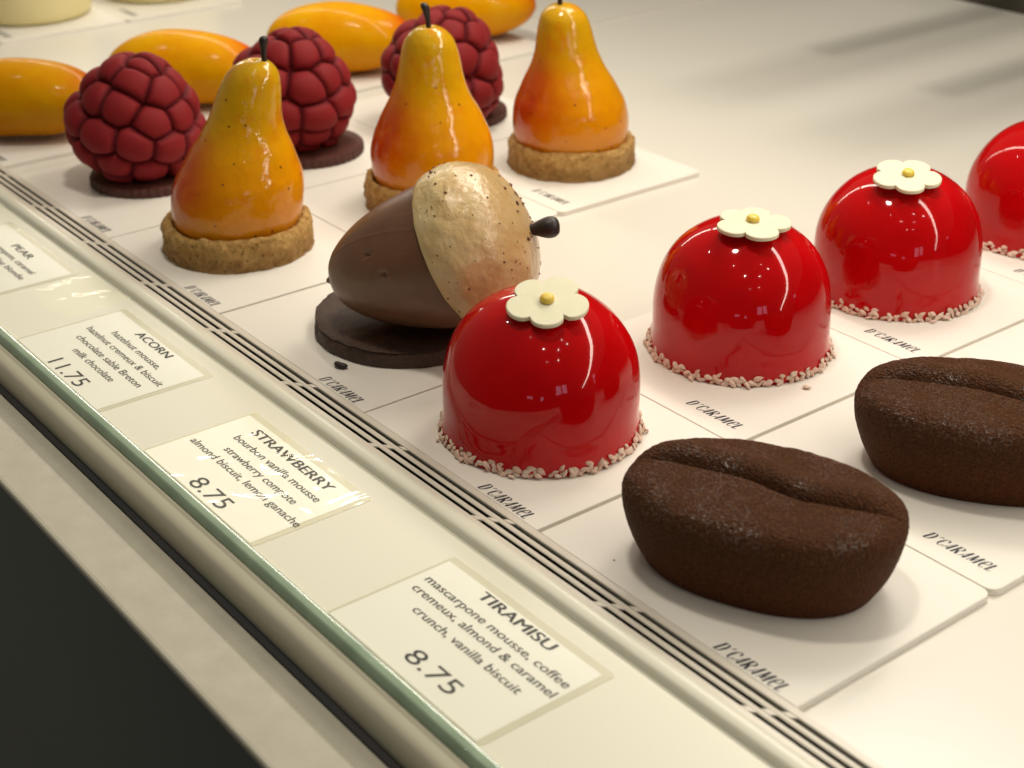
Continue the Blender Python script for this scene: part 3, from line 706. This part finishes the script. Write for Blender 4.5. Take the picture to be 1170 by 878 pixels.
def price_label(u0, u1, v0, v1, rot, label, title, lines, price):
    """title/lines/price: (text, centre, baseline, width, cap height)"""
    t = thing('price_label', label, 'price label', (u0, v0, LZ), rot, 'laminated price labels on the front ledge')
    w, l = u1-u0, v1-v0
    def quad(x0, x1, y0, y1, z, zt, curl=0.0):
        # thin sheet with a gentle lift so it does not lie dead flat
        V, F = [], []; n = 16; m = 10
        for j in range(m+1):
            for i in range(n+1):
                x = x0+(x1-x0)*i/n; y = y0+(y1-y0)*j/m
                V.append((x, y, z+curl*((i/n-.5)**2+(j/m)**2*.6)))
        for j in range(m):
            for i in range(n): F.append((j*(n+1)+i, j*(n+1)+i+1, (j+1)*(n+1)+i+1, (j+1)*(n+1)+i))
        return V, F
    mesh_obj('backing_film', *rounded_slab(w, l, 0, .008, .12, .003, 3), M_backfilm.m, t, smooth=False)
    mesh_obj('paper_sheet', *quad(.10, w-.20, .03, l-.24, .014, 0), M_paper.m, t)
    mesh_obj('laminate_sleeve', *quad(.01, w-.01, .01, l-.01, .026, 0), (M_film_wavy if title[0][0] == 'S' else M_film).m, t)
    def put(tx, c, b, wd, h, nm, bold=0.0): text_mesh(tx, wd, h, M_lab_ink.m, t, nm, c-u0, b-v0, .019, bold=bold)
    put(*title, 'cake_name', .035)
    for L in lines: put(*L, 'description_line', .012)
    put(*price, 'price', 0.0)
price_label(35.68, 41.75, -6.07, -2.3, .004, 'laminated label reading TIRAMISU 8.75, nearest to the bottom of the picture',
    ('TIRAMISU', 38.75, -2.93, 2.72, .34),
    [('mascarpone mousse, coffee', 38.72, -3.50, 5.35, .27), ('cremeux, almond & caramel', 38.78, -3.95, 5.3, .27), ('crunch, vanilla biscuit', 38.88, -4.46, 4.0, .27)], ('8.75', 39.1, -5.64, 1.78, .52))
price_label(25.85, 32.15, -6.07, -2.45, .002, 'laminated label reading STRAWBERRY 8.75, with bright glare across its film',
    ('STRAWBERRY', 28.95, -3.2, 4.1, .34),
    [('bourbon vanilla mousse', 29.08, -3.73, 4.47, .27), ('strawberry compote', 29.14, -4.27, 3.75, .27), ('almond biscuit, lemon ganache', 29.12, -4.77, 5.85, .27)], ('8.75', 29.15, -5.9, 1.8, .54))
price_label(16.6, 23.0, -6.07, -2.25, -.004, 'laminated label reading ACORN 11.75, left of the strawberry label',
    ('ACORN', 19.8, -2.9, 2.25, .32),
    [('hazelnut mousse,', 19.8, -3.47, 3.35, .27), ('hazelnut cremeux & biscuit', 19.93, -3.96, 5.3, .27), ('chocolate sable Breton', 19.95, -4.49, 4.55, .27), ('milk chocolate', 19.95, -4.99, 2.8, .27)], ('11.75', 19.95, -5.93, 2.2, .54))
price_label(6.3, 12.85, -6.07, -2.2, 0, 'laminated label reading PEAR, cut off by the left edge',
    ('PEAR', 9.55, -3.15, 1.62, .32),
    [('pear compote, caramel', 9.55, -3.64, 4.45, .27), ('mousse, praline blondie', 9.55, -4.12, 4.95, .27)], ('8.75', 9.5, -5.5, 1.8, .52))

V, F = [], []; n = 14
for j in range(n+1):
    for i in range(n+1):
        x, y = 3.1*i/n, 2.35*j/n
        V.append((x+.12*math.sin(y*2.3), y+.10*math.sin(x*2.9), .004+.03*(1+noise.noise(Vector((x*1.1, y*1.1, 3.))))*min(1, j/2, i/2)))
for j in range(n):
    for i in range(n): F.append((j*(n+1)+i, j*(n+1)+i+1, (j+1)*(n+1)+i+1, (j+1)*(n+1)+i))
loose('clear_film', V, F, M_patch.m, (13.05, -4.25, -.056), .02, 'crinkled clear film patch with bright glare between the PEAR and ACORN labels', 'plastic film')
for loc, rz, lab in (((38.35, .62, .02), .4, 'tiny dark crumb on the card at the front left of the nearest coffee bean cake'), ((28.6, 4.9, .02), 1.1, 'tiny dark crumb on the card between the nearest dome and the acorn cake')):
    V_, F_ = SEED; loose('crumb', [(x*.16, y*.3, z*.4) for x, y, z in V_], F_, M_stem.m, loc, rz, lab, 'crumb')

# ------------------------------------------------------------------ lamps
def area(name, loc, aim, sx, sy, power, color, shape='RECTANGLE', spread=PI):
    l = bpy.data.lights.new(name, 'AREA'); l.shape = shape; l.size = sx; l.size_y = sy; l.energy = power; l.color = color; l.spread = spread
    o = bpy.data.objects.new(name, l); link(o); o.location = loc
    o.rotation_euler = (Vector(aim)-Vector(loc)).to_track_quat('-Z', 'Y').to_euler(); return o
for nm, ua, ub, pw in (('led_strip', 4, 170, 22000), ('led_strip', -75, 2, 7800)):
    led = area(nm, ((ua+ub)/2, 22.5, 23), ((ua+ub)/2, 16, 0), ub-ua, 1.7, pw, (1., .91, .785)); led.rotation_euler = (-.65, 0, 0)
area('added_rear_light', (15, 50, 62), (15, 48, 0), 20, 20, 18000, (1., .93, .82))  # added light: brightens the back and throws the stripes of the bars below
for i, (x, y, z) in enumerate(((24, 3, 70), (70, -22, 80), (-18, -14, 80), (85, 22, 85), (96, -4, 90))):
    area('ceiling_or_glint_spot', (x, y, z), (x, y+2, 0), 7 if i == 0 else 2.3, 7 if i == 0 else 2.3, 15300 if i == 0 else 2300, (1., .91, .78), 'DISK')
for x, y, z in ((60, 12, 62), (88, -8, 55), (95, -30, 70), (40, -18, 75)): area('ceiling_or_glint_spot', (x, y, z), (x-10, y+2, 0), 1.1, 1.1, 420, (1., .9, .75), 'DISK')  # small extra spots, added to put tiny glints on the glaze
for x, y, z, sx_, sz_, pw in ((200, -58, 38, 17, 34, 5200), (205, -37, 40, 15, 34, 4600), (192, 84, 42, 13, 30, 3600), (148, -136, 22, 22, 9, 1700), (175, -105, 16, 9, 12, 1000)):
    area('shop_window', (x, y, z), (32, 5, 3), sx_, sz_, pw, (.80, .74, 1.))
# unseen bars, added only to throw the two soft stripes across the white shelf
for ub, vb, lab in ((11.7, 34, 'added shadow bar above the back of the shelf, nearer the mangoes'), (18.7, 33, 'added shadow bar above the back of the shelf, nearer the domes')):
    o = mesh_obj('shadow_bar', *box(ub-.85, ub+.85, vb, 57, 12.0, 12.8), M_backrail.m, smooth=False); tag(o, lab, 'shadow bar')
W = bpy.data.worlds.new('World'); S.world = W; W.use_nodes = True
nt = W.node_tree; bg = nt.nodes['Background']
tc = nt.nodes.new('ShaderNodeTexCoord'); sx = nt.nodes.new('ShaderNodeSeparateXYZ'); rp = nt.nodes.new('ShaderNodeValToRGB')
nn = nt.nodes.new('ShaderNodeTexNoise'); nn.inputs['Scale'].default_value = 1.8; nn.inputs['Detail'].default_value = 3
ad = nt.nodes.new('ShaderNodeMath'); ad.operation = 'MULTIPLY_ADD'; ad.inputs[1].default_value = .35
dt = nt.nodes.new('ShaderNodeVectorMath'); dt.operation = 'DOT_PRODUCT'; dt.inputs[1].default_value = (-.62, .60, .50)
nt.links.new(tc.outputs['Generated'], dt.inputs[0]); nt.links.new(tc.outputs['Generated'], nn.inputs['Vector'])
nt.links.new(nn.outputs['Fac'], ad.inputs[0]); nt.links.new(dt.outputs['Value'], ad.inputs[2])
mr = nt.nodes.new('ShaderNodeMapRange'); mr.inputs[1].default_value = -.6; mr.inputs[2].default_value = 1.1
nt.links.new(ad.outputs[0], mr.inputs[0]); nt.links.new(mr.outputs[0], rp.inputs[0])
rp.color_ramp.elements[0].color = (.075, .07, .055, 1); rp.color_ramp.elements[1].color = (.62, .56, .44, 1)
nt.links.new(rp.outputs[0], bg.inputs[0]); bg.inputs[1].default_value = .42
